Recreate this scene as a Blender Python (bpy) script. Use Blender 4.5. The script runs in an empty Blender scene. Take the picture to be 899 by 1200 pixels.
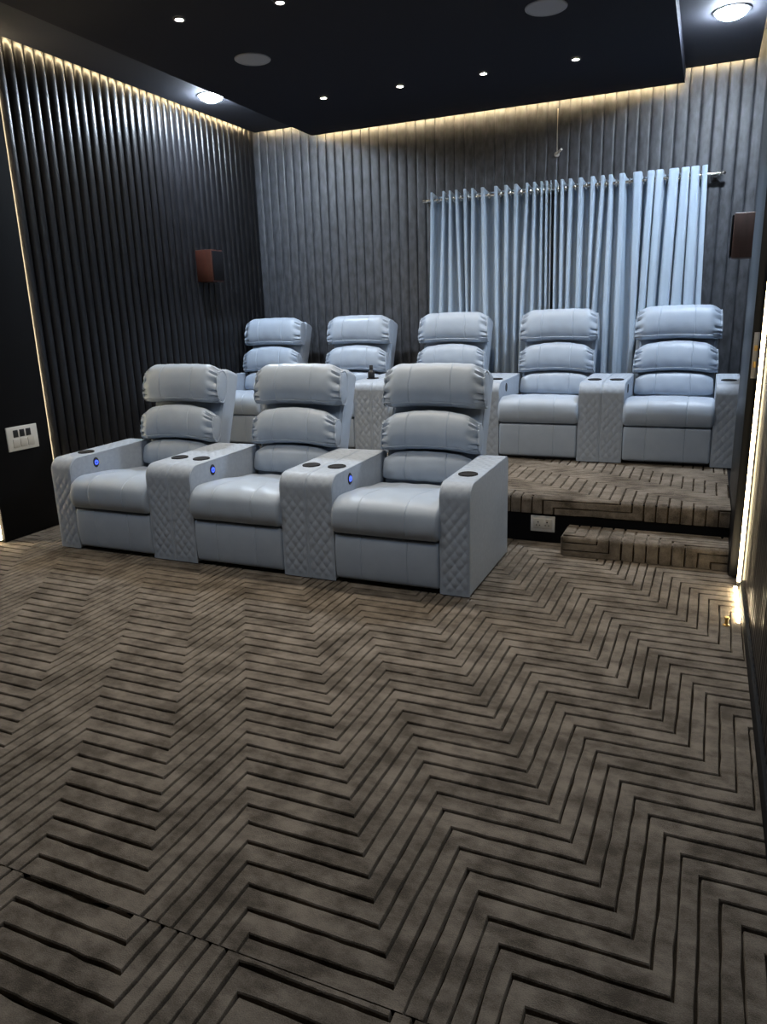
import bpy, bmesh, math, random
from mathutils import Vector, Matrix
random.seed(7)
PI = math.pi
C = bpy.context.scene.collection
sc = bpy.context.scene

# ---------------------------------------------------------------- helpers
def mat(name, base, rough=0.5, spec=0.5, metal=0.0, sheen=0.0, emit=None, estr=0.0):
    m = bpy.data.materials.new(name); m.use_nodes = True
    b = m.node_tree.nodes['Principled BSDF']
    b.inputs['Base Color'].default_value = (*base, 1)
    b.inputs['Roughness'].default_value = rough
    b.inputs['Specular IOR Level'].default_value = spec
    b.inputs['Metallic'].default_value = metal
    b.inputs['Sheen Weight'].default_value = sheen
    if emit:
        b.inputs['Emission Color'].default_value = (*emit, 1)
        b.inputs['Emission Strength'].default_value = estr
    return m

def nodes(m):
    return m.node_tree.nodes, m.node_tree.links, m.node_tree.nodes['Principled BSDF']

def noise_layer(m, scale, lo, hi, c0, c1, stretch=(1, 1, 1), bump=0.0, bscale=None, dist=0.002, detail=4.0, bstretch=None):
    """colour mottling plus bump, object coordinates"""
    n, l, b = nodes(m)
    tc = n.new('ShaderNodeTexCoord'); mp = n.new('ShaderNodeMapping')
    mp.inputs['Scale'].default_value = stretch
    l.new(tc.outputs['Object'], mp.inputs['Vector'])
    t = n.new('ShaderNodeTexNoise'); t.inputs['Scale'].default_value = scale; t.inputs['Detail'].default_value = detail
    l.new(mp.outputs['Vector'], t.inputs['Vector'])
    r = n.new('ShaderNodeValToRGB')
    r.color_ramp.elements[0].position = lo; r.color_ramp.elements[0].color = (*c0, 1)
    r.color_ramp.elements[1].position = hi; r.color_ramp.elements[1].color = (*c1, 1)
    l.new(t.outputs['Fac'], r.inputs['Fac']); l.new(r.outputs['Color'], b.inputs['Base Color'])
    if bump:
        mp2 = n.new('ShaderNodeMapping'); mp2.inputs['Scale'].default_value = bstretch or (1, 1, 1)
        l.new(tc.outputs['Object'], mp2.inputs['Vector'])
        t2 = n.new('ShaderNodeTexNoise'); t2.inputs['Scale'].default_value = bscale or scale * 6
        t2.inputs['Detail'].default_value = 3.0
        l.new(mp2.outputs['Vector'], t2.inputs['Vector'])
        bm = n.new('ShaderNodeBump'); bm.inputs['Strength'].default_value = bump; bm.inputs['Distance'].default_value = dist
        l.new(t2.outputs['Fac'], bm.inputs['Height']); l.new(bm.outputs['Normal'], b.inputs['Normal'])
    return m

def obj(name, data, mats, parent=None, smooth=True, recalc=True):
    """data: bmesh or (verts, faces[, matidx])"""
    me = bpy.data.meshes.new(name)
    if isinstance(data, tuple):
        bm = bmesh.new()
        vs = [bm.verts.new(v) for v in data[0]]
        for i, f in enumerate(data[1]):
            try:
                fc = bm.faces.new([vs[k] for k in f])
                if len(data) > 2: fc.material_index = data[2][i]
            except ValueError:
                pass
    else:
        bm = data
    if recalc: bmesh.ops.recalc_face_normals(bm, faces=bm.faces)
    for f in bm.faces: f.smooth = smooth
    bm.to_mesh(me); bm.free()
    for m in (mats if isinstance(mats, (list, tuple)) else [mats]): me.materials.append(m)
    if smooth:
        try: me.set_sharp_from_angle(angle=math.radians(42))
        except Exception: pass
    o = bpy.data.objects.new(name, me); C.objects.link(o)
    if parent: o.parent = parent
    return o

def tag(o, label=None, cat=None, group=None, kind=None):
    if label: o['label'] = label
    if cat: o['category'] = cat
    if group: o['group'] = group
    if kind: o['kind'] = kind
    return o

def empty(name, loc):
    o = bpy.data.objects.new(name, None); C.objects.link(o); o.location = loc
    o.empty_display_size = 0.1
    return o

def box_bm(x0, x1, y0, y1, z0, z1, bev=0.0, seg=3, bm=None):
    b = bmesh.new()
    bmesh.ops.create_cube(b, size=1.0)
    for v in b.verts:
        v.co = Vector(((x0 + x1) / 2 + v.co.x * (x1 - x0), (y0 + y1) / 2 + v.co.y * (y1 - y0), (z0 + z1) / 2 + v.co.z * (z1 - z0)))
    if bev: bmesh.ops.bevel(b, geom=b.edges[:], offset=bev, segments=seg, affect='EDGES', profile=0.5)
    if bm is None: return b
    return merge(bm, b)

def merge(bm, b):
    me = bpy.data.meshes.new('tmp'); b.to_mesh(me); b.free(); bm.from_mesh(me); bpy.data.meshes.remove(me)
    return bm

def lathe_bm(prof, n=24, M=None, bm=None):
    """prof: (r, z) list, revolved about Z"""
    b = bm or bmesh.new()
    rings = []
    for r, z in prof:
        if r < 1e-6:
            co = Vector((0, 0, z)); rings.append([b.verts.new(M @ co if M else co)])
        else:
            ring = []
            for k in range(n):
                a = 2 * PI * k / n; co = Vector((r * math.cos(a), r * math.sin(a), z))
                ring.append(b.verts.new(M @ co if M else co))
            rings.append(ring)
    for A, B in zip(rings, rings[1:]):
        for k in range(n):
            q = [A[k % len(A)], A[(k + 1) % len(A)], B[(k + 1) % len(B)], B[k % len(B)]]
            u = []
            for v in q:
                if v not in u: u.append(v)
            if len(u) > 2:
                try: b.faces.new(u)
                except ValueError: pass
    return b

def tube_bm(path, r, n=8, closed=False, bm=None):
    b = bm or bmesh.new()
    P = [Vector(p) for p in path]; N = len(P); rings = []
    for i, p in enumerate(P):
        a = P[(i - 1) % N] if (closed or i > 0) else p
        c = P[(i + 1) % N] if (closed or i < N - 1) else p
        t = (c - a).normalized()
        ref = Vector((0, 0, 1)) if abs(t.z) < 0.9 else Vector((1, 0, 0))
        u = t.cross(ref).normalized(); w = t.cross(u)
        rings.append([b.verts.new(p + r * (math.cos(2 * PI * k / n) * u + math.sin(2 * PI * k / n) * w)) for k in range(n)])
    # align consecutive rings
    pairs = list(zip(rings, rings[1:])) + ([(rings[-1], rings[0])] if closed else [])
    for A, B in pairs:
        off = min(range(n), key=lambda s: (A[0].co - B[s].co).length)
        for k in range(n):
            try: b.faces.new([A[k], A[(k + 1) % n], B[(k + 1 + off) % n], B[(k + off) % n]])
            except ValueError: pass
    if not closed:
        for rr in (rings[0], rings[-1]):
            try: b.faces.new(rr)
            except ValueError: pass
    return b

def catmull(pts, per=8, closed=False):
    out = []; n = len(pts)
    rng = range(n) if closed else range(n - 1)
    for i in rng:
        g = (lambda k: pts[k % n]) if closed else (lambda k: pts[max(0, min(n - 1, k))])
        p0, p1, p2, p3 = g(i - 1), g(i), g(i + 1), g(i + 2)
        for s in range(per):
            t = s / per
            out.append(tuple(0.5 * (2 * b + (c - a) * t + (2 * a - 5 * b + 4 * c - d) * t * t + (3 * b - a - 3 * c + d) * t ** 3)
                             for a, b, c, d in zip(p0, p1, p2, p3)))
    if not closed: out.append(tuple(pts[-1]))
    return out

def smoothstep(a, b, x):
    if a == b: return 1.0 if x >= b else 0.0
    t = max(0.0, min(1.0, (x - a) / (b - a))); return t * t * (3 - 2 * t)

def sweep_x(prof, xs, inset, disp=None):
    """closed (y, z) profile swept along x; inset(i) pulls the ring in along its normals, disp(x, k) pushes out"""
    N = len(prof); nrm = []
    area = sum(prof[i][0] * prof[(i + 1) % N][1] - prof[(i + 1) % N][0] * prof[i][1] for i in range(N))
    sg = 1 if area > 0 else -1
    for i in range(N):
        a, c = prof[i - 1], prof[(i + 1) % N]
        ty, tz = c[0] - a[0], c[1] - a[1]; L = math.hypot(ty, tz) or 1
        nrm.append((sg * tz / L, -sg * ty / L))
    V = []; F = []
    for x in xs:
        ins = inset(x)
        for k in range(N):
            d = -ins + (disp(x, k) if disp else 0)
            V.append((x, prof[k][0] + nrm[k][0] * d, prof[k][1] + nrm[k][1] * d))
    for i in range(len(xs) - 1):
        for k in range(N):
            F.append((i * N + k, i * N + (k + 1) % N, (i + 1) * N + (k + 1) % N, (i + 1) * N + k))
    F.append(tuple(range(N))); F.append(tuple((len(xs) - 1) * N + k for k in range(N)))
    return V, F

def edge_inset(x0, x1, r):
    def f(x):
        d = min(x - x0, x1 - x)
        if d >= r: return 0.0
        d = max(d, 0); return r - math.sqrt(max(0, r * r - (r - d) ** 2))
    return f

def edge_xs(x0, x1, r, step, extra=()):
    c = [r * (1 - math.cos(PI / 2 * k / 5)) for k in range(6)]
    xs = [x0 + v for v in c] + [x1 - v for v in c]
    n = max(2, int((x1 - x0 - 2 * r) / step))
    xs += [x0 + r + (x1 - x0 - 2 * r) * k / n for k in range(1, n)]
    for e in extra: xs += [e + q for q in (-0.006, -0.003, -0.0012, 0, 0.0012, 0.003, 0.006)]
    xs = sorted(xs); out = [xs[0]]
    for v in xs[1:]:
        if v - out[-1] > 0.0006: out.append(v)
    return out

# ---------------------------------------------------------------- numbers of the room (metres; the camera stands at x = y = 0)
XL, XR, YB, YF = -4.151, 0.25, 6.574, -2.4
ZB, ZP = 3.076, 2.981            # ceiling border, dropped centre panel
ZT = 3.28                        # top of the cove
X0, Y0 = -3.677, 3.240           # front row: left end, front of the arms
X1, Y1, HP = -4.262, 5.395, 0.285  # rear row, platform height
YP, YS, HS, XS = 4.268, 4.045, 0.124, -0.684
XE = 0.190                       # right end of platform and step, beside the open door leaf
CW, AW = 0.90, 0.158             # recliner pitch, arm width

# ---------------------------------------------------------------- materials
M_leather = noise_layer(mat('grey_blue_leather', (.4, .44, .5), 0.42, 0.4), 9, .3, .75, (.300, .355, .440), (.340, .400, .485), bump=.12, bscale=420, dist=.0006)
M_quilt = noise_layer(mat('grey_quilted_leather', (.38, .4, .44), 0.5, 0.35), 40, .3, .75, (.285, .330, .400), (.330, .378, .450), bump=.2, bscale=380, dist=.0008)
M_piping = mat('grey_blue_piping', (.34, .395, .475), 0.45)
M_black = mat('black_plastic', (.012, .012, .014), 0.35)
M_cup = mat('black_cup_plastic_hole_shade', (.004, .004, .005), .7, .2)  # black plastic, made near black for the shade of a deep cup
M_blue = mat('blue_led_symbol', (.02, .04, .4), 0.4, emit=(.06, .12, 1.0), estr=2.2)
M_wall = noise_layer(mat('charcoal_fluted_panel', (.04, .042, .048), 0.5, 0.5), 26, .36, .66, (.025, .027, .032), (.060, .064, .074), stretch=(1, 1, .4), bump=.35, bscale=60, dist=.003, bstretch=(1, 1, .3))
M_wallgloss = noise_layer(mat('charcoal_fluted_panel_shaded', (.03, .031, .034), 0.33, 0.36), 22, .35, .75, (.004, .004, .005), (.009, .009, .011), stretch=(1, 1, .3), bump=.2, bscale=60, dist=.002, bstretch=(1, 1, .3))  # same charcoal panels as the rear wall, darkened to carry their shade
M_blackpanel = mat('flat_black_laminate', (.004, .004, .005), 0.75, 0.12)
M_ceiling = mat('midnight_ceiling_paint', (.016, .017, .024), 0.85, 0.15)
M_border = mat('ceiling_paint_lit_border', (.042, .044, .054), 0.8, 0.2)  # midnight ceiling paint, lightened for the lamp glare on the border
M_cove = mat('dark_cove_paint', (.03, .03, .032), 0.7)
M_door = mat('dark_door_laminate', (.007, .008, .010), 0.4, 0.3)
M_steel = mat('brushed_steel', (.42, .42, .43), 0.5, metal=1.0)
M_rod = mat('satin_nickel', (.72, .70, .66), 0.25, metal=1.0)
M_brass = mat('brass', (.75, .5, .18), 0.3, metal=1.0)
M_white = mat('white_plastic', (.62, .60, .56), 0.4)
M_ivory = mat('ivory_plastic', (.5, .47, .42), 0.45)
M_rimgrey = mat('grey_speaker_grille', (.26, .265, .29), 0.6)
M_rimdark = mat('dark_lamp_rim', (.03, .03, .033), 0.4)
M_red = mat('red_connector', (.5, .02, .015), 0.4)
M_wood = noise_layer(mat('reddish_wood_veneer', (.1, .03, .02), 0.4, 0.4), 5, .3, .7, (.040, .012, .008), (.070, .022, .014), stretch=(6, 6, 1))
M_wood2 = noise_layer(mat('dark_brown_veneer', (.06, .04, .035), 0.45, 0.4), 5, .3, .7, (.07, .042, .036), (.105, .062, .052), stretch=(6, 6, 1))
M_grille = noise_layer(mat('black_speaker_cloth', (.014, .015, .018), 0.95, 0.08), 300, .3, .7, (.004, .004, .005), (.010, .010, .012))
M_warm = mat('warm_led', (1, .8, .5), 0.5, emit=(1.0, .76, .42), estr=300)
M_warm2 = mat('warm_led_wall_edge', (1, .8, .5), 0.5, emit=(1.0, .80, .48), estr=60)
M_warm3 = mat('warm_led_by_door', (1, .85, .55), 0.5, emit=(1.0, .80, .48), estr=18)
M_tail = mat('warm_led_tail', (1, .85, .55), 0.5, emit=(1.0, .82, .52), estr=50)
M_star = mat('warm_spot_lens', (1, .9, .7), 0.5, emit=(1.0, .88, .70), estr=400)
M_cool = mat('cool_downlight_lens', (1, 1, 1), 0.5, emit=(.74, .86, 1.0), estr=760)
M_cooladded = mat('cool_lens_added_downlight', (1, 1, 1), 0.5, emit=(.72, .85, 1.0), estr=320)

M_curtain = mat('pale_blue_curtain_cloth', (.40, .52, .60), 0.7, 0.2, sheen=0.2)
def _curt(m):
    n, l, b = nodes(m)
    noise_layer(m, 3, .3, .7, (.35, .44, .545), (.42, .51, .62), stretch=(8, 8, .4), bump=.1, bscale=500, dist=.0005)
    tr = n.new('ShaderNodeBsdfTranslucent'); tr.inputs['Color'].default_value = (.28, .42, .55, 1)
    mx = n.new('ShaderNodeMixShader'); mx.inputs[0].default_value = .08
    out = n['Material Output']
    l.new(b.outputs[0], mx.inputs[1]); l.new(tr.outputs[0], mx.inputs[2]); l.new(mx.outputs[0], out.inputs['Surface'])
_curt(M_curtain)

def carpet_mat(name, k=1.0):
    m = mat(name, (.1, .08, .06), 0.95, 0.1, sheen=0.25)
    n, l, b = nodes(m)
    b.inputs['Sheen Tint'].default_value = (.8, .66, .5, 1)
    tc = n.new('ShaderNodeTexCoord')
    def ns(scale, stretch, detail=4.0, rough=.6):
        mp = n.new('ShaderNodeMapping'); mp.inputs['Scale'].default_value = stretch
        l.new(tc.outputs['Object'], mp.inputs['Vector'])
        t = n.new('ShaderNodeTexNoise'); t.inputs['Scale'].default_value = scale
        t.inputs['Detail'].default_value = detail; t.inputs['Roughness'].default_value = rough
        l.new(mp.outputs['Vector'], t.inputs['Vector']); return t.outputs['Fac']
    big = ns(5.5, (1, 1.25, 1), 5, .62); mid = ns(16, (1, 1.6, 1), 3); fine = ns(330, (1, 1, 1), 2)
    def mth(op, a, bb):
        q = n.new('ShaderNodeMath'); q.operation = op
        for i, v in enumerate((a, bb)):
            if isinstance(v, (int, float)): q.inputs[i].default_value = v
            else: l.new(v, q.inputs[i])
        return q.outputs[0]
    s = mth('ADD', mth('MULTIPLY', big, .5), mth('ADD', mth('MULTIPLY', mid, .28), mth('MULTIPLY', fine, .22)))
    r = n.new('ShaderNodeValToRGB')
    e = r.color_ramp.elements
    e[0].position = .42; e[0].color = (.052 * k, .043 * k, .0345 * k, 1)
    e[1].position = .59; e[1].color = (.180 * k, .153 * k, .126 * k, 1)
    l.new(s, r.inputs['Fac']); l.new(r.outputs['Color'], b.inputs['Base Color'])
    bp = n.new('ShaderNodeBump'); bp.inputs['Strength'].default_value = .55; bp.inputs['Distance'].default_value = .004
    l.new(fine, bp.inputs['Height']); l.new(bp.outputs['Normal'], b.inputs['Normal'])
    return m
M_carpet = carpet_mat('brown_cut_pile_carpet')
M_backing = noise_layer(mat('carpet_groove_shaded', (.04, .03, .022), 1.0, 0.05), 200, .3, .7, (.022, .016, .011), (.04, .029, .02))  # darker base brown, groove shade partly put into the colour

# ---------------------------------------------------------------- carpet with carved zig-zag grooves
GX, GY = 0.0442, 0.0655          # groove spacing across the two directions
def carpet_bm(x0, x1, y0, y1, cuts=(), swap=False, ds=0.0, dd=0.0, seam=None, depth=0.016):
    """raised pile bands between staircase grooves, clipped to a rectangle, pile top at z = 0"""
    bm = bmesh.new()
    prof = [(.12, -depth), (.155, -.0035), (.23, 0), (1.77, 0), (1.845, -.0035), (1.88, -depth)]
    def corner(k, g):
        # k even: upper-left corner, k odd: lower-right corner
        i, odd = divmod(k, 2)
        s = 12.5 + ds + 15 * i + (8.1 if odd else 0)
        d = 1.0 + dd + 1.4 * i + (8.1 if odd else 0) + g
        xp, yp = (s + d) / 2, (s - d) / 2
        return (yp * GY, xp * GX) if swap else (xp * GX, yp * GY)
    cx = [x0, x1, x0, x1]; cy = [y0, y0, y1, y1]
    if swap:
        ss = [b / GX + a / GY for a, b in zip(cx, cy)]; dv = [b / GX - a / GY for a, b in zip(cx, cy)]
    else:
        ss = [a / GX + b / GY for a, b in zip(cx, cy)]; dv = [a / GX - b / GY for a, b in zip(cx, cy)]
    k0 = int(2 * (min(ss) - 12.5 - ds) / 15) - 3; k1 = int(2 * (max(ss) - 12.5 - ds) / 15) + 3
    rnd = random.Random(3)
    def inside(a, b): return x0 - .5 < a < x1 + .5 and y0 - .5 < b < y1 + .5
    SUB = 7
    n0 = int(min(dv) / 2) - 14; n1 = int(max(dv) / 2) + 14
    for nb in range(n0, n1):
        prev = None
        for k in range(k0, k1):
            pts0 = [corner(k, 2 * nb + g) for g, z in prof]; pts1 = [corner(k + 1, 2 * nb + g) for g, z in prof]
            if not (inside(*pts0[2]) or inside(*pts1[2])): prev = None; continue
            for sub in range(SUB):
                t0, t1 = sub / SUB, (sub + 1) / SUB
                def ring(t, jl):
                    out = []
                    for q, (g, z) in enumerate(prof):
                        j = jl[0] if q < 3 else jl[1]
                        a, b = pts0[q], pts1[q]
                        out.append(bm.verts.new((a[0] + (b[0] - a[0]) * t + j, a[1] + (b[1] - a[1]) * t + j, z)))
                    return out
                if prev is None: prev = ring(t0, (0, 0))
                cur = ring(t1, (rnd.gauss(0, .0011), rnd.gauss(0, .0011)))
                for q in range(len(prof) - 1):
                    bm.faces.new((prev[q], prev[q + 1], cur[q + 1], cur[q]))
                prev = cur
    def clip(co, no):
        bmesh.ops.bisect_plane(bm, geom=bm.verts[:] + bm.edges[:] + bm.faces[:], plane_co=co, plane_no=no, clear_outer=True)
    clip((x0, 0, 0), (-1, 0, 0)); clip((x1, 0, 0), (1, 0, 0)); clip((0, y0, 0), (0, -1, 0)); clip((0, y1, 0), (0, 1, 0))
    # backing at the bottom of the grooves
    f = bm.faces.new([bm.verts.new(v) for v in ((x0, y0, -depth), (x1, y0, -depth), (x1, y1, -depth), (x0, y1, -depth))])
    f.material_index = 1
    for c in cuts:
        bmesh.ops.bisect_plane(bm, geom=bm.verts[:] + bm.edges[:] + bm.faces[:], plane_co=(0, c, 0), plane_no=(0, 1, 0))
    return bm

def fold(bm, yedge, top, r):
    """wrap a flat carpet over a rounded front edge at y = yedge"""
    v0 = yedge + r; arc = r * PI / 2
    for v in bm.verts:
        d = v0 - v.co.y; h = v.co.z
        if d <= 0: v.co.z = top + h
        elif d < arc:
            a = d / r; v.co.y = v0 - (r + h) * math.sin(a); v.co.z = top - r + (r + h) * math.cos(a)
        else:
            v.co.y = yedge - h; v.co.z = top - r - (d - arc)
    return bm

# floor: two carpet lengths meeting at a seam
SEAM = 1.06
fb = carpet_bm(XL - .02, XR + .02, SEAM + .0015, 4.30)
fb = merge(fb, carpet_bm(XL - .02, XR + .02, YF - .05, SEAM - .0015, dd=-0.45, ds=-0.6))
fb = box_bm(XL - .02, XR + .02, YF - .05, YB, -.12, -.0165, bm=fb)
floor = obj('floor', fb, [M_carpet, M_backing], smooth=False, recalc=False)
tag(floor, 'dark brown carpet with carved zigzag grooves', None, kind='structure')

# platform and step: black body, carpet wrapped over the front edge
def nose_cuts(yedge, r): return [yedge + r - r * PI / 2 * k / 5 for k in range(0, 6)]
R_ = .028
front = .105
pl = carpet_bm(XL, XE, YP + R_ - R_ * PI / 2 - (front - R_), YB - .01, cuts=nose_cuts(YP, R_), swap=True, ds=3.0, dd=.4, depth=.010)
fold(pl, YP, HP, R_)
platform = obj('trim_1', box_bm(XL, XE, YP + .014, YB - .005, 0.0, HP - .0105), M_blackpanel, smooth=False)
tag(platform, 'black raised platform under the rear row of recliners', None, kind='structure')
pc = obj('platform_carpet', pl, [M_carpet, M_backing], parent=platform, smooth=False, recalc=False)
filler = obj('trim_2', box_bm(XE, XR + .01, 4.86, YB - .005, 0.0, HP - .003), M_blackpanel, smooth=False)
tag(filler, 'black edge of the platform along the right wall', None, kind='structure')

stp = carpet_bm(XS + .012, XE, YS + R_ - R_ * PI / 2 - (HS - .004 - R_), YP + .005, cuts=nose_cuts(YS, R_), swap=True, ds=-4.0, dd=.2, depth=.010)
fold(stp, YS, HS, R_)
step = obj('carpeted_step', box_bm(XS, XE - .002, YS + .0105, YP + .012, 0.001, HS - .0095, bev=.008), M_carpet, smooth=False)
tag(step, 'low carpeted step in front of the raised platform beside the open door', 'step')
sc_ = obj('step_carpet', stp, [M_carpet, M_backing], parent=step, smooth=False, recalc=False)

# ---------------------------------------------------------------- fluted walls
def fluted(axis, pos, a0, a1, z0, z1, pitch, depth, into, flat=.5, seed=1):
    """ribs along `axis` ('x' or 'y'); crests at `pos`, valleys behind; `into` = +1/-1 direction of the room side"""
    rnd = random.Random(seed)
    pts = []
    n = max(1, round((a1 - a0) / pitch)); w = (a1 - a0) / n
    for i in range(n):
        for u in (0, .04, .10, .2, .32, .5, .68, .8, .90, .96):
            e = abs(2 * u - 1)
            h = (1 - e ** (2 + 4 * flat)) ** .5
            pts.append((a0 + w * (i + u), -depth * (1 - h) + (rnd.uniform(-.0012, 0) if 0 < u < 1 else 0)))
    pts.append((a1, -depth))
    V = []; F = []
    for a, d in pts:
        q = pos + into * d
        for z in (z0, z1): V.append((a, q, z) if axis == 'x' else (q, a, z))
    N = len(pts)
    for i in range(N - 1): F.append((2 * i, 2 * i + 2, 2 * i + 3, 2 * i + 1))
    back = pos - into * (depth + .08)
    b = len(V)
    for a in (a0, a1):
        for z in (z0, z1): V.append((a, back, z) if axis == 'x' else (back, a, z))
    F += [(b, b + 1, b + 3, b + 2), (0, 1, b + 1, b), (2 * N - 2, b + 2, b + 3, 2 * N - 1)]
    F.append(tuple([2 * i for i in range(N)] + [b + 2, b])); F.append(tuple([2 * i + 1 for i in range(N)] + [b + 3, b + 1]))
    return V, F

def wall(name, data, m, label):
    o = obj(name, data, m); tag(o, label, kind='structure'); return o
wall('wall_back', fluted('x', YB, XL - .02, XR + .02, 0, ZT, .088, .012, -1, flat=.9, seed=2), M_wall, 'charcoal fluted rear wall behind the curtain')
wall('wall_left', fluted('y', XL, 3.70, YB + .02, 0, ZT, .082, .030, 1, flat=.12, seed=3), M_wallgloss, 'shade-darkened charcoal fluted left wall')
wall('wall_left_near', fluted('y', XL, YF, 3.17, 0, ZT, .082, .022, 1, flat=.25, seed=4), M_wallgloss, 'shade-darkened charcoal fluted left wall nearer the camera')
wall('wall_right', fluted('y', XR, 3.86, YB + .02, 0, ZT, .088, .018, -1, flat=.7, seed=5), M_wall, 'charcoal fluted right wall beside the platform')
wall('wall_right_near', fluted('y', XR, YF, 3.80, 0, ZT, .060, .014, -1, flat=.25, seed=6), M_wallgloss, 'shade-darkened charcoal fluted right wall nearer the camera')
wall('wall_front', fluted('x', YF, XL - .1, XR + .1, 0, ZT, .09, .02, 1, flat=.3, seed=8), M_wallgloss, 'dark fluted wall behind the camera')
o = obj('trim_3', box_bm(XL - .10, XL + .03, 3.19, 3.665, 0, ZT, bev=.003), M_blackpanel); tag(o, 'flat black wall panel carrying the white switch plate', kind='structure')
o = obj('trim_4', box_bm(XL - .1, XL - .03, 3.14, 3.72, 0, ZT), M_cove, smooth=False); tag(o, 'recess behind the black wall panel', kind='structure')
o = obj('trim_5', box_bm(XR + .035, XR + .1, 3.77, 3.9, 0, ZT), M_cove, smooth=False); tag(o, 'recess of the light strip by the door', kind='structure')
# low skirting along the right wall
o = obj('baseboard_right', box_bm(XR - .012, XR + .01, YF, 3.74, 0, .07, bev=.003), M_blackpanel); tag(o, 'black skirting of the right wall', kind='structure')

# ---------------------------------------------------------------- ceiling
G = .065                          # open cove gap round the walls
cl = box_bm(XL + G, XR - G, YF - .05, YB - G, ZB, ZB + .03)
cl = box_bm(XL - .15, XR + .15, YF - .2, YB + .15, ZT - .005, ZT + .06, bm=cl)
o = obj('ceiling', cl, M_border, smooth=False); tag(o, 'midnight black ceiling border', kind='structure')
cp = box_bm(-3.475, -.300, YF + .4, YB - G, ZP, ZP + .025, bev=.002)
cp = box_bm(-3.475, -3.455, YF + .4, YB - G, ZP + .02, ZB + .002, bm=cp)
cp = box_bm(-.320, -.300, YF + .4, YB - G, ZP + .02, ZB + .002, bm=cp)
cp = box_bm(-3.46, -.31, YB - .22, YB - .20, ZP + .02, ZB + .002, bm=cp)
o = obj('ceiling_panel', cp, M_ceiling, smooth=False)
tag(o, 'dropped black centre panel of the ceiling', kind='structure')

def strip(name, b, m, label):
    return tag(obj(name, b, m, smooth=False), label, 'light strip', 'warm light strips')
zs, zp = ZB + .030, ZP + .025
strip('led_strip', box_bm(XL + G + .001, XL + G + .011, YF + .1, YB - .12, zs, zs + .006), M_warm, 'warm light strip in the ceiling gap along the left wall')
strip('led_strip', box_bm(-3.45, -.325, YB - G - .011, YB - G - .001, zp, zp + .006), M_warm, 'warm light strip along the dropped ceiling panel above the curtain')
strip('led_strip', box_bm(XL + .09, -3.49, YB - G - .011, YB - G - .001, zs, zs + .006), M_warm, 'short warm light strip above the rear left corner of the room')
strip('led_strip', box_bm(-.285, XR - .09, YB - G - .011, YB - G - .001, zs, zs + .006), M_warm, 'short warm light strip above the rear right corner of the room')
strip('led_strip', box_bm(XR - G - .011, XR - G - .001, YF + .1, YB - .12, zs, zs + .006), M_warm, 'warm light strip in the ceiling gap along the right wall')
strip('led_strip', box_bm(XL - .006, XL + .004, 3.672, 3.686, .02, ZB - .03), M_warm2, 'upright warm light strip between black panel and fluted left wall')
strip('led_strip', box_bm(XL - .006, XL + .006, 3.172, 3.184, .02, ZB - .03), M_warm2, 'upright warm light strip on the near edge of the black panel')
rs = box_bm(XR - .022, XR - .006, 3.822, 3.836, .03, ZB - .03)
s_ = strip('led_strip', rs, M_warm3, 'upright warm light strip beside the open door with a glowing tail on the carpet')
obj('light_shield', box_bm(XR - .022, XR + .035, 3.838, 3.843, .012, ZB - .02), M_black, parent=s_, smooth=False)  # added plate that keeps the strip's light off the door edge
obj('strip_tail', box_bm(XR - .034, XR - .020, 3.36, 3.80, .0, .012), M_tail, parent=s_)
obj('connector', box_bm(XR - .018, XR - .004, 3.835, 3.86, .045, .07, bev=.003), M_red, parent=s_)['label'] = 'small red connector'

# ---------------------------------------------------------------- ceiling lamps and loudspeakers
def lamp(name, x, y, z, r, lens, label, cat, group, rim=M_rimdark, rimw=.012, drop=0.0, spot=0.0):
    e = empty(name, (x, y, z)); tag(e, label, cat, group)
    obj('rim', lathe_bm([(r, -.001), (r, -.006), (r + rimw * .5, -.008), (r + rimw, -.005), (r + rimw, -.0005), (r, -.001)], 28), rim, e)
    obj('lens', lathe_bm([(0, -.004 - drop), (r * .55, -.004 - drop * .9), (r * .86, -.003 - drop * .55), (r, -.003), (r, -.001), (0, -.001)], 28), lens, e)  # lens widened, and domed by drop, to imitate glare
    if spot:
        L = bpy.data.lights.new('spot_beam', 'SPOT'); L.energy = spot; L.color = (1.0, .88, .72); L.spot_size = math.radians(105); L.spot_blend = .9; L.shadow_soft_size = .02
        lo = bpy.data.objects.new('spot_beam', L); C.objects.link(lo); lo.parent = e; lo.location = (0, 0, -.03)
    return e
GS = 'small warm ceiling spots'
star = [(-2.819, 5.50, 'leftmost small spot of the rear row in the ceiling, between round speaker and back wall'),
        (-2.200, 5.52, 'second small spot from the left in the rear ceiling row'),
        (-1.578, 5.54, 'third small spot from the left in the rear ceiling row'),
        (-0.948, 5.555, 'rightmost small spot of the rear ceiling row, above the curtain'),
        (-2.814, 3.788, 'small warm spot in the nearer ceiling row, upper left of the photo'),
        (-2.209, 3.855, 'small warm spot cut by the top edge of the photo')]
for x, y, lb in star: lamp('ceiling_spot', x, y, ZP, .021, M_star, lb, 'spotlight', GS, spot=36 if y > 5 else 48)
for x, y in [(-1.578, 3.85), (-.948, 3.85)] + [(xx, yy) for yy in (2.1,) for xx in (-2.815, -2.2, -1.578, -.948)]:  # unseen spots added to light the front row and carpet
    lamp('ceiling_spot', x, y, ZP, .021, M_star, 'added unseen small warm ceiling spot to light the front row and carpet', 'spotlight', GS, spot=20 if y < 3 else 48)
GD = 'large cool downlights'
lamp('downlight', -3.728, 5.334, ZB, .092, M_cool, 'large glaring white downlight in the ceiling border by the left wall', 'downlight', GD, rimw=.016, drop=.040)
lamp('downlight', -.015, 5.455, ZB, .092, M_cool, 'large glaring white downlight in the ceiling border by the right wall', 'downlight', GD, rimw=.016, drop=.040)
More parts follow.
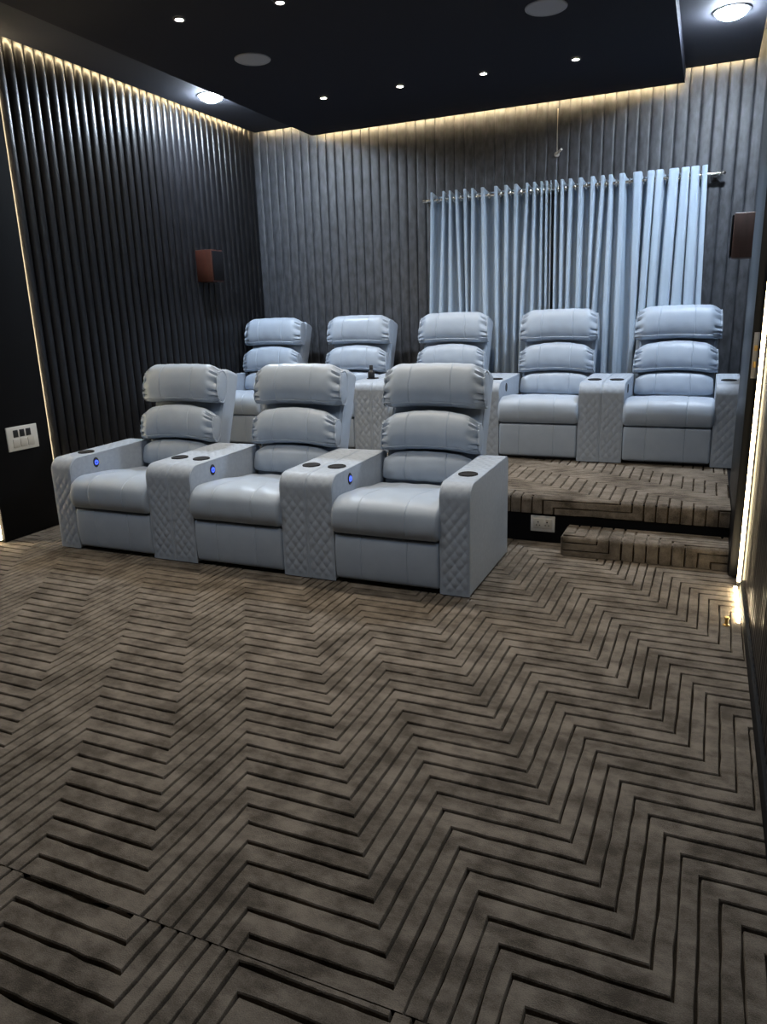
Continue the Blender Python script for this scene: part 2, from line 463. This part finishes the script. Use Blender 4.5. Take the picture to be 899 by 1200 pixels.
for x in (-3.73, -.02):  # unseen downlights added to brighten the front row and foreground
    for y in (1.7,):
        lamp('downlight', x, y, ZB, .070, M_cooladded, 'added unseen white downlight in the ceiling border to light the front row', 'downlight', GD, rimw=.016, drop=.040)
for x, y, lb in [(-2.817, 4.523, 'round grey ceiling speaker between the small spots on the left'), (-.956, 4.60, 'round grey ceiling speaker at the top edge of the photo')]:
    e = empty('ceiling_speaker', (x, y, ZP)); tag(e, lb, 'speaker', 'round ceiling speakers')
    obj('rim', lathe_bm([(.104, -.0005), (.104, -.007), (.110, -.008), (.115, -.005), (.116, -.0005)], 40), M_rimgrey, e)
    obj('grille', lathe_bm([(0, -.006), (.06, -.006), (.104, -.005), (.104, -.001), (0, -.001)], 40), M_rimgrey, e)

# ---------------------------------------------------------------- recliner
XA, XB = AW, CW - AW
def arm_data():
    # outline in (y, z), front bottom -> front top -> back, dense where quilted
    P = []; D, H, rf, rb = .75, .586, .078, .05
    def seg(a, b, st):
        n = max(1, int(math.hypot(b[0] - a[0], b[1] - a[1]) / st))
        for k in range(n): P.append((a[0] + (b[0] - a[0]) * k / n, a[1] + (b[1] - a[1]) * k / n))
    def arc(c, r, a0, a1, n):
        for k in range(n): a = a0 + (a1 - a0) * k / n; P.append((c[0] + r * math.cos(a), c[1] + r * math.sin(a)))
    H0 = H - .012
    seg((0, .006), (0, H0 - rf), .0065)
    arc((rf, H0 - rf), rf, PI, PI / 2, 18)
    seg((rf, H0), (D - rb, H), .0075)
    arc((D - rb, H - rb), rb, PI / 2, 0, 10)
    seg((D, H - rb), (D, .006), .05)
    seg((D, .006), (0, .006), .05)
    S = [0]
    for a, b in zip(P, P[1:]): S.append(S[-1] + math.hypot(b[0] - a[0], b[1] - a[1]))
    return P, S
ARM_P, ARM_S = arm_data()
def quilt(u, s):
    a, b = u / .0527, s / .066
    v = abs(math.sin(PI * (a + b) / 1)) * abs(math.sin(PI * (a - b) / 1)) if False else abs(math.sin(PI * (a / 1 + b / 1))) * abs(math.sin(PI * (a / 1 - b / 1)))
    return v ** .45
def arm_mesh(x0):
    xs = edge_xs(x0, x0 + AW, .014, .0048)
    def disp(x, k):
        y, z = ARM_P[k]; s = ARM_S[k]
        if y > .70 or s > 1.30 or (z < .02): return 0
        u = x - x0; edge = smoothstep(.008, .020, min(u, AW - u))
        if y < .01: m = smoothstep(.02, .04, z) * (1 - smoothstep(.40, .50, z) * .75)
        else: m = .25 + .75 * smoothstep(.27, .34, y)
        m *= 1 - smoothstep(.66, .70, y)
        return .0062 * m * edge * (quilt(u, s) - .55)
    V, F = sweep_x(ARM_P, xs, edge_inset(x0, x0 + AW, .014), disp)
    return V, F
def arm_piping(x0):
    bm = bmesh.new()
    N = [i for i, (y, z) in enumerate(ARM_P) if ARM_S[i] < 1.31 and i % 2 == 0 and y < .749]
    for xx in (x0 + .0035, x0 + AW - .0035):
        path = []
        for i in N:
            y, z = ARM_P[i]
            cy, cz = .35, .30
            if y < .001: q = (.0035, z)
            else:
                a, c = ARM_P[i - 1], ARM_P[i + 1]; ty, tz = c[0] - a[0], c[1] - a[1]; L = math.hypot(ty, tz)
                q = (y + tz / L * .0035, z - ty / L * .0035)
            path.append((xx, q[0], q[1]))
        tube_bm(path, .0032, 6, bm=bm)
    return bm

SEAMS = (XA + (XB - XA) * .27, XA + (XB - XA) * .71)
def seam_disp(x):
    d = 0
    for s in SEAMS: d -= .0030 * math.exp(-((x - s) / .0022) ** 2)
    return d
def seat_data():
    prof = catmull([(.03, .276), (-.012, .284), (-.034, .325), (-.034, .375), (-.012, .425), (.045, .456), (.14, .462), (.30, .448), (.46, .428), (.64, .405), (.70, .37), (.69, .30), (.5, .272), (.25, .272)], 7, True)
    xs = edge_xs(XA - .004, XB + .004, .026, .02, SEAMS)
    xm = CW / 2
    def disp(x, k):
        y, z = prof[k]
        c = .010 * (1 - ((x - xm) / .29) ** 2) * smoothstep(.34, .46, z)
        return seam_disp(x) + c + .002 * math.sin(x * 41 + y * 23) * smoothstep(.28, .36, z)
    ins = edge_inset(XA - .004, XB + .004, .026)
    V, F = sweep_x(prof, xs, ins, disp)
    # keep the part behind the arm fronts between the arms
    V = [((min(max(x, XA + .001), XB - .001) if y > .03 else x), y, z) for x, y, z in V]
    return V, F
def footrest_data():
    prof = catmull([(.03, .262), (.006, .268), (-.004, .255), (-.010, .20), (-.010, .12), (-.004, .05), (.006, .028), (.03, .026), (.09, .03), (.09, .255)], 6, True)
    xs = edge_xs(XA + .003, XB - .003, .016, .03, SEAMS)
    return sweep_x(prof, xs, edge_inset(XA + .003, XB - .003, .016), lambda x, k: seam_disp(x))

TH = math.radians(20.0); ST, CT = math.sin(TH), math.cos(TH)
OY, OZ = .672, .425
def bk(x, n, t): return (x, OY + ST * t - CT * n, OZ + CT * t + ST * n)

def pillow(hw, t0, t1, b, arch_top, arch_bot, seed, gathers=True, n0=.0, taper=.05):
    rnd = random.Random(seed); M = 56; h = (t1 - t0) / 2; tm = (t0 + t1) / 2
    ws = sorted(set([round(v, 4) for v in [-.965 + 1.93 * k / 64 for k in range(65)]] + [round(-.965 + .22 * k / 24, 4) for k in range(25)] + [round(.965 - .22 * k / 24, 4) for k in range(25)]
                    + [round((s - CW / 2) / hw + d, 4) for s in SEAMS for d in (-.010, -.005, 0, .005, .010)]))
    ph = [[rnd.uniform(0, 6.28) for _ in range(3)] for _ in range(2)]
    def point(w, f, shrink=1.0):
        aw = abs(w)
        e = max(0, (aw - .66) / .305)
        sh = 1 - .13 * e ** 2.4; sb = 1 - .26 * e ** 2.0
        cf, sf = math.cos(f), math.sin(f)
        cn = math.copysign(abs(cf) ** .92, cf); tn = math.copysign(abs(sf) ** .86, sf)
        hh = h * (sh if tn < 0 else 1 - .20 * e ** 2.2)
        n = n0 + b * sb * (.5 + .5 * cn) * (1 + .10 * tn)
        t = tm + hh * tn
        # the cloth arches: middle fuller than the sides at the top, raised at the lower edge
        up = max(0, tn); lo = max(0, -tn)
        t += -arch_top * aw ** 2 * up + arch_bot * (1 - aw ** 2) * lo
        d = 0
        if cf > -.3:
            for s in SEAMS: d -= .0030 * math.exp(-((w * hw - (s - CW / 2)) / .0022) ** 2)
            d += .0018 * math.sin(3.1 * f + w * 7 + seed) * math.sin(w * 11 + seed * 1.7)
            if gathers and aw > .70:
                side = 0 if w < 0 else 1
                r = smoothstep(.72, .93, aw); p = ph[side]
                wv = math.sin(17 * f + p[0] + 2.2 * math.sin(3 * f + p[1]) + 5 * aw)
                wv = (.5 + .5 * wv) ** 2.2
                d -= .021 * r * wv * smoothstep(-.3, .25, cf) * (1 - .5 * smoothstep(.955, .965, aw))
        L = math.hypot(cn / max(b, .01), tn / max(h, .01)) or 1
        n += d * (cn / b) / L; t += d * (tn / h) / L
        if shrink != 1.0:
            nc = n0 + b * sb * .5; n = nc + (n - nc) * shrink; t = tm + (t - tm) * shrink
        return n, t
    V = []; F = []; rings = []
    def ring(w, shrink=1.0, wx=None):
        r = []
        for k in range(M):
            n, t = point(w, 2 * PI * k / M, shrink); V.append(bk(CW / 2 + (wx if wx is not None else w) * hw * (1 - taper * (t - t0) / (t1 - t0)), n, t)); r.append(len(V) - 1)
        rings.append(r)
    e = .965
    for sh, wx in ((.25, -1.0), (.7, -.995), (.93, -.982)): ring(-e, sh, wx)
    for w in ws: ring(w)
    for sh, wx in ((.93, .982), (.7, .995), (.25, 1.0)): ring(e, sh, wx)
    for A, B in zip(rings, rings[1:]):
        for k in range(M): F.append((A[k], A[(k + 1) % M], B[(k + 1) % M], B[k]))
    F.append(tuple(rings[0])); F.append(tuple(rings[-1]))
    # welt cords: round both end seams and along the lower front edge
    pb = bmesh.new()
    for w in (-.968, .968):
        path = []
        for k in range(M):
            n, t = point(math.copysign(.965, w), 2 * PI * k / M); path.append(bk(CW / 2 + w * hw * (1 - taper * (t - t0) / (t1 - t0)), n, t))
        tube_bm(path, .0058, 6, closed=True, bm=pb)
    path = []
    for i in range(41):
        w = -.955 + 1.91 * i / 40; n, t = point(w, -PI * .33); path.append(bk(CW / 2 + w * hw * (1 - taper * (t - t0) / (t1 - t0)), n + .002, t - .002))
    tube_bm(path, .0036, 6, bm=pb)
    return (V, F), pb

def shell_bm():
    b = box_bm(XA + .004, XB - .004, -.150, -.002, -.40, .672, bev=.032, seg=4)
    for v in b.verts: v.co = Vector(bk(v.co.x, v.co.y, v.co.z))
    return b
def shell_seam(x):
    return tube_bm([bk(x, -.012, t) for t in (-.2, .1, .4, .64)], .003, 6)

def cup_bm():
    return lathe_bm([(.050, -.003), (.050, .0040), (.046, .0055), (.042, .0045), (.040, .0025), (.02, .0022), (0, .0022)], 28)
def button(parent, lit, tilt=0):
    x = XA
    bz = .517; by = .217
    M = Matrix.Translation((x - .001, by, bz)) @ Matrix.Rotation(PI / 2, 4, 'Y')
    b = lathe_bm([(.024, 0), (.024, .004), (.021, .006), (.017, .004), (0, .0035)], 24)
    for v in b.verts: v.co = M @ Vector((v.co.x * 1.35, v.co.y * .95, v.co.z))
    o = obj('control_button', b, M_black, parent); o['label'] = 'black oval control button'
    if lit:
        # power symbol: broken ring with a bar
        s = bmesh.new()
        a0 = PI * .5
        tube_bm([(x + .0046, by + .0115 * math.cos(a0 + .6 + (2 * PI - 1.2) * k / 18), bz + .0125 * math.sin(a0 + .6 + (2 * PI - 1.2) * k / 18)) for k in range(19)], .0030, 6, bm=s)
        tube_bm([(x + .0046, by, bz + .002), (x + .0046, by, bz + .015)], .0030, 6, bm=s)
        p = obj('power_symbol', s, M_blue, o); p['label'] = 'glowing blue power symbol'
    return o

head, head_p = pillow(.322, .408, .674, .160, .014, .018, 11, taper=.06)
mid, mid_p = pillow(.312, .148, .400, .136, .044, .030, 23, taper=.06)
lum, lum_p = pillow(.288, -.010, .166, .085, .030, .0, 37, gathers=False)

def make_recliner(lit):
    root = empty('recliner', (0, 0, 0))
    for x0 in (0.0, CW - AW):
        a = obj('armrest', arm_mesh(x0), M_quilt, root); a['label'] = 'diamond quilted armrest'
        obj('piping', arm_piping(x0), M_piping, a)
        c = cup_bm()
        for v in c.verts: v.co = Vector((v.co.x + x0 + AW / 2, v.co.y + .225, v.co.z + .5775 + .018 * v.co.y))
        ch = obj('cup_holder', c, M_cup, root); ch['label'] = 'black round cup holder'
    obj('seat', seat_data(), M_leather, root)
    obj('footrest', footrest_data(), M_leather, root)
    sh = obj('backrest', shell_bm(), M_leather, root)
    for x in (XA + .010, XB - .010): obj('welt_cord', shell_seam(x), M_piping, sh)
    h = obj('headrest_pillow', head, M_leather, root); obj('piping', head_p, M_piping, h)
    m = obj('back_pillow', mid, M_leather, root); obj('piping', mid_p, M_piping, m)
    l = obj('lumbar_cushion', lum, M_leather, root); lum_p.free() if False else None
    obj('base', box_bm(XA + .01, XB - .01, .06, .70, .004, .268), M_black, root, smooth=False)
    button(root, lit)
    return root

def copy_tree(o, parent=None):
    c = o.copy(); C.objects.link(c); c.parent = parent
    for ch in list(o.children): copy_tree(ch, c)
    return c

GR = 'grey blue recliners of the home cinema'
front_labels = ['pale grey blue recliner at the left end of the front row, by the black panel',
                'pale grey blue middle recliner of the three in the front row',
                'pale grey blue recliner at the right end of the front row, nearest the step']
proto = make_recliner(True)
for i in range(3):
    r = proto if i == 0 else copy_tree(proto)
    r.location = (X0 + i * CW, Y0, 0); tag(r, front_labels[i], 'recliner', GR)

rear_labels = ['pale grey blue recliner at the left end of the raised rear row, in the corner',
               'second recliner from the left in the raised rear row, before the bare fluted wall',
               'middle recliner of the five in the raised rear row, at the curtain edge',
               'second recliner from the right in the raised rear row, before the curtain',
               'recliner at the right end of the raised rear row, beside the right wall speaker']
def rear_source():
    root = copy_tree(proto)
    for ch in root.children:
        if ch.name.startswith('control_button'):
            for g in list(ch.children): bpy.data.objects.remove(g)
    return root
rear = rear_source()
for i in range(5):
    r = rear if i == 0 else copy_tree(rear)
    r.location = (X1 + i * CW, Y1, HP); tag(r, rear_labels[i], 'recliner', GR)

# small black bottle standing on an armrest of the rear row
e = empty('bottle', (X1 + 2 * CW - AW / 2 - .012, Y1 + .225, HP + .5815)); tag(e, 'small black bottle standing on the armrest of the second rear recliner', 'bottle')
obj('body', lathe_bm([(0, 0), (.026, 0), (.029, .004), (.029, .045), (.024, .058), (.013, .066), (.012, .070), (0, .070)], 20), M_black, e)
obj('cap', lathe_bm([(0, .070), (.015, .070), (.015, .102), (.012, .106), (0, .106)], 20), M_black, e)

# ---------------------------------------------------------------- curtain, rod
YR, ZR = 6.484, 2.326
ridL = [(-2.306, -2.325), (-2.19, -2.223), (-2.132, -2.138), (-2.075, -2.045), (-1.999, -1.985), (-1.93, -1.935), (-1.843, -1.821), (-1.729, -1.715), (-1.642, -1.635), (-1.558, -1.555), (-1.464, -1.490), (-1.403, -1.406), (-1.344, -1.335), (-1.303, -1.290), (-1.262, -1.252)]
ridR = [(-1.235, -1.225), (-1.178, -1.165), (-1.113, -1.110), (-1.032, -1.023), (-.938, -.938), (-.86, -.885), (-.799, -.795), (-.712, -.702), (-.597, -.580), (-.498, -.508), (-.435, -.442), (-.332, -.344), (-.25, -.252), (-.182, -.165), (-.095, -.072)]
def curtain(rid, wl):
    """folds hang from the rod; front ridges follow measured positions at the top and drift towards the hem"""
    def row(fr, z):
        X = [a + (b - a) * fr for a, b in rid]
        ctl = []
        for i, x in enumerate(X):
            gl = x - X[i - 1] if i else X[1] - X[0]
            gr = X[i + 1] - x if i < len(X) - 1 else gl
            w = wl(x) * min(gl, gr) * .5
            amp = 1.0
            yb = .074; yf = -.034
            if i: ctl += [(x - w - .45 * (gl * .5 - w), yb * .92), (x - w - .16 * (gl * .5 - w), yb * .45), (x - w, yf * .8)]
            ctl.append((x, yf))
            if i < len(X) - 1:
                ctl += [(x + w, yf * .8), (x + w + .16 * (gr * .5 - w), yb * .45), (x + w + .45 * (gr * .5 - w), yb * .92), (x + gr * .5, yb)]
        pts = catmull(ctl, 4)
        return [(x, YR + y * (1 + .08 * math.sin(9 * x + 3 * z)), z) for x, y in pts]
    zs = [ZR + .062, ZR + .03, ZR, ZR - .05, ZR - .2, ZR - .45, 1.6, 1.3, 1.0, .7, .45, HP + .012]
    V = []; F = []; n = None
    for z in zs:
        fr = max(0, (ZR + .06 - z) / (ZR - 1.45)); fr = min(fr, 1.35)
        r = row(fr, z); n = len(r)
        for q, (x, y, zz) in enumerate(r):
            dz = (-.016 * (y - YR + .03) / .06) if z > ZR + .05 else 0
            V.append((x, y, zz + dz))
    for i in range(len(zs) - 1):
        for k in range(n - 1): F.append((i * n + k, i * n + k + 1, (i + 1) * n + k + 1, (i + 1) * n + k))
    return V, F
def eyelets(rid, parent):
    for i in range(len(rid) - 1):
        a, b = rid[i][0], rid[i + 1][0]; x = (a + b) / 2
        bm = bmesh.new()
        tube_bm([(x, YR + .030 * math.cos(2 * PI * k / 18) , ZR + .030 * math.sin(2 * PI * k / 18)) for k in range(18)], .0052, 6, closed=True, bm=bm)
        obj('eyelet', bm, M_rod, parent)
for rid, wl, lb in ((ridL, lambda x: .26, 'left half of the pale blue eyelet curtain, tightly folded'),
                    (ridR, lambda x: .34 + .42 * smoothstep(-.85, -.4, x), 'right half of the pale blue eyelet curtain, with wide folds')):
    c = obj('curtain', curtain(rid, wl), M_curtain, recalc=False); tag(c, lb, 'curtain', 'curtains on the rear wall')
    md = c.modifiers.new('thick', 'SOLIDIFY'); md.thickness = .0025
    eyelets(rid, c)
e = empty('curtain_rod', (0, 0, 0)); tag(e, 'satin metal curtain rod across the rear wall', 'curtain rod')
obj('pole', tube_bm([(-2.345, YR, ZR), (-.02, YR, ZR)], .0125, 14), M_rod, e)
for x, s in ((-2.345, -1), (-.02, 1)):
    b = lathe_bm([(0, 0), (.014, 0), (.019, .006), (.019, .014), (.013, .020), (.016, .028), (.018, .040), (.010, .052), (0, .054)], 16,
                 M=Matrix.Translation((x, YR, ZR)) @ Matrix.Rotation(s * PI / 2, 4, 'Y'))
    obj('finial', b, M_rod, e)
for x in (-2.338, -.040):
    b = lathe_bm([(0, .002), (.034, .002), (.034, .010), (.012, .016), (.012, YB - YR), (0, YB - YR)], 18, M=Matrix.Translation((x, YB, ZR - .012)) @ Matrix.Rotation(PI / 2, 4, 'X'))
    o = obj('bracket', b, M_black, e); o['label'] = 'black wall bracket'

# little white bracket and its wire on the rear wall
e = empty('cable_outlet', (-1.238, YB, 2.60)); tag(e, 'small white cable end sticking out of the rear wall above the curtain', 'cable')
obj('stub', tube_bm([(-.012, -.002, 0), (0, -.03, .004), (.04, -.075, .022)], .010, 10), M_white, e)
obj('plug', lathe_bm([(0, 0), (.02, 0), (.022, .01), (.018, .026), (0, .028)], 14, M=Matrix.Translation((-.008, .001, .0)) @ Matrix.Rotation(PI / 2, 4, 'X')), M_ivory, e)
obj('wire', tube_bm([(-.008, -.006, .012), (-.011, -.005, .15), (-.010, -.006, .34)], .0028, 6), M_ivory, e)

# ---------------------------------------------------------------- wall speakers
def wall_speaker(x0, x1, y0, y1, z0, z1, front, mw, label):
    cx = (x0 + x1) / 2
    e = empty('wall_speaker', (cx, (y0 + y1) / 2, z0)); tag(e, label, 'speaker', 'wall speakers')
    off = Vector(e.location)
    def loc(b):
        for v in b.verts: v.co -= off
        return b
    obj('cabinet', loc(box_bm(x0, x1, y0, y1, z0, z1, bev=.004)), mw, e)
    if front > 0: g = box_bm(x1 - .004, x1 + .012, y0 + .010, y1 - .010, z0 + .010, z1 - .010, bev=.004)
    else: g = box_bm(x0 - .012, x0 + .004, y0 + .010, y1 - .010, z0 + .010, z1 - .010, bev=.004)
    obj('grille', loc(g), M_grille, e)
wall_speaker(XL - .02, XL + .155, 5.53, 5.70, 1.70, 1.965, 1, M_wood, 'small reddish wood speaker with black front on the fluted left wall')
wall_speaker(.100, XR + .012, 5.42, 5.60, 1.655, 1.925, -1, M_wood2, 'small dark brown speaker on the right wall above the last rear recliner')

# ---------------------------------------------------------------- switch plate, socket, door
e = empty('switch_plate', (XL + .03, 3.44, .577)); tag(e, 'white switch plate on the flat black panel of the left wall', 'switch')
obj('plate', box_bm(0, .010, -.120, .120, 0, .158, bev=.003), M_white, e)
for k in range(3): obj('socket_module', box_bm(.008, .0125, -.072 + k * .05, -.034 + k * .05, .088, .136, bev=.002), M_black, e)['label'] = 'black socket module'
for k in range(3): obj('rocker', box_bm(.008, .0135, -.082 + k * .058, -.030 + k * .058, .022, .078, bev=.003), M_ivory, e)

e = empty('wall_socket', (-.832, YP + .014, .066)); tag(e, 'white double socket on the black riser of the platform', 'socket')
obj('plate', box_bm(-.073, .073, -.010, 0, 0, .098, bev=.003), M_white, e)
obj('frame', box_bm(-.056, .056, -.013, -.008, .018, .080, bev=.002), M_ivory, e)
for k in (-1, 1):
    b = bmesh.new()
    for dx, dz, r in ((0, .011, .0045), (-.010, -.008, .0035), (.010, -.008, .0035)):
        lathe_bm([(0, .0145), (r, .0145), (r, .012), (0, .012)], 12, M=Matrix.Translation((k * .027 + dx, 0, .049 + dz)) @ Matrix.Rotation(PI / 2, 4, 'X'), bm=b)
    obj('pin_holes', b, M_black, e)

d = obj('door_1', box_bm(.194, .238, 3.95, 4.84, .012, 2.42, bev=.002), M_door); tag(d, 'dark door leaf folded back along the right wall, seen edge on', kind='structure')
lk = obj('lock_plate', box_bm(.2035, .2285, 3.9475, 3.952, 1.02, 1.235, bev=.001), M_steel, d); lk['label'] = 'steel lock face plate on the door edge'
b = box_bm(.208, .224, 3.944, 3.949, 1.07, 1.10, bev=.001); b = box_bm(.208, .224, 3.942, 3.949, 1.15, 1.175, bev=.001, bm=b)
obj('latch', b, M_brass, lk)

e = empty('door_stop', (.172, 3.31, 0)); tag(e, 'tiny brass door stop on the carpet near the glowing strip', 'door stop')
obj('body', lathe_bm([(0, 0), (.014, 0), (.014, .004), (.007, .008), (.007, .028), (.011, .032), (.011, .040), (0, .042)], 16), M_brass, e)

# ---------------------------------------------------------------- world, camera, colour
w = bpy.data.worlds.new('room_dark'); sc.world = w; w.use_nodes = True
w.node_tree.nodes['Background'].inputs[0].default_value = (.5, .6, 1, 1); w.node_tree.nodes['Background'].inputs[1].default_value = 0.0

cam = bpy.data.cameras.new('camera'); co = bpy.data.objects.new('camera', cam); C.objects.link(co); sc.camera = co
rt = Vector((0.91765477, 0.39626834, -0.02968372)); up = Vector((-0.0763831, 0.24920236, 0.96543452)); fw = Vector((-0.38996838, 0.88366826, -0.25894994))
Mx = Matrix((rt, up, -fw)).transposed().to_4x4(); Mx.translation = Vector((0, 0, 1.3583)); co.matrix_world = Mx
cam.sensor_fit = 'HORIZONTAL'; cam.sensor_width = 36.0; cam.lens = 853.343 / 899 * 36; cam.clip_start = .02

sc.view_settings.view_transform = 'Standard'; sc.view_settings.look = 'None'; sc.view_settings.gamma = 1.0
sc.view_settings.use_curve_mapping = False; sc.view_settings.exposure = 0.0
sc.cycles.use_denoising = True
sc.cycles.max_bounces = 8; sc.cycles.diffuse_bounces = 4
sc.cycles.sample_clamp_indirect = 4.0
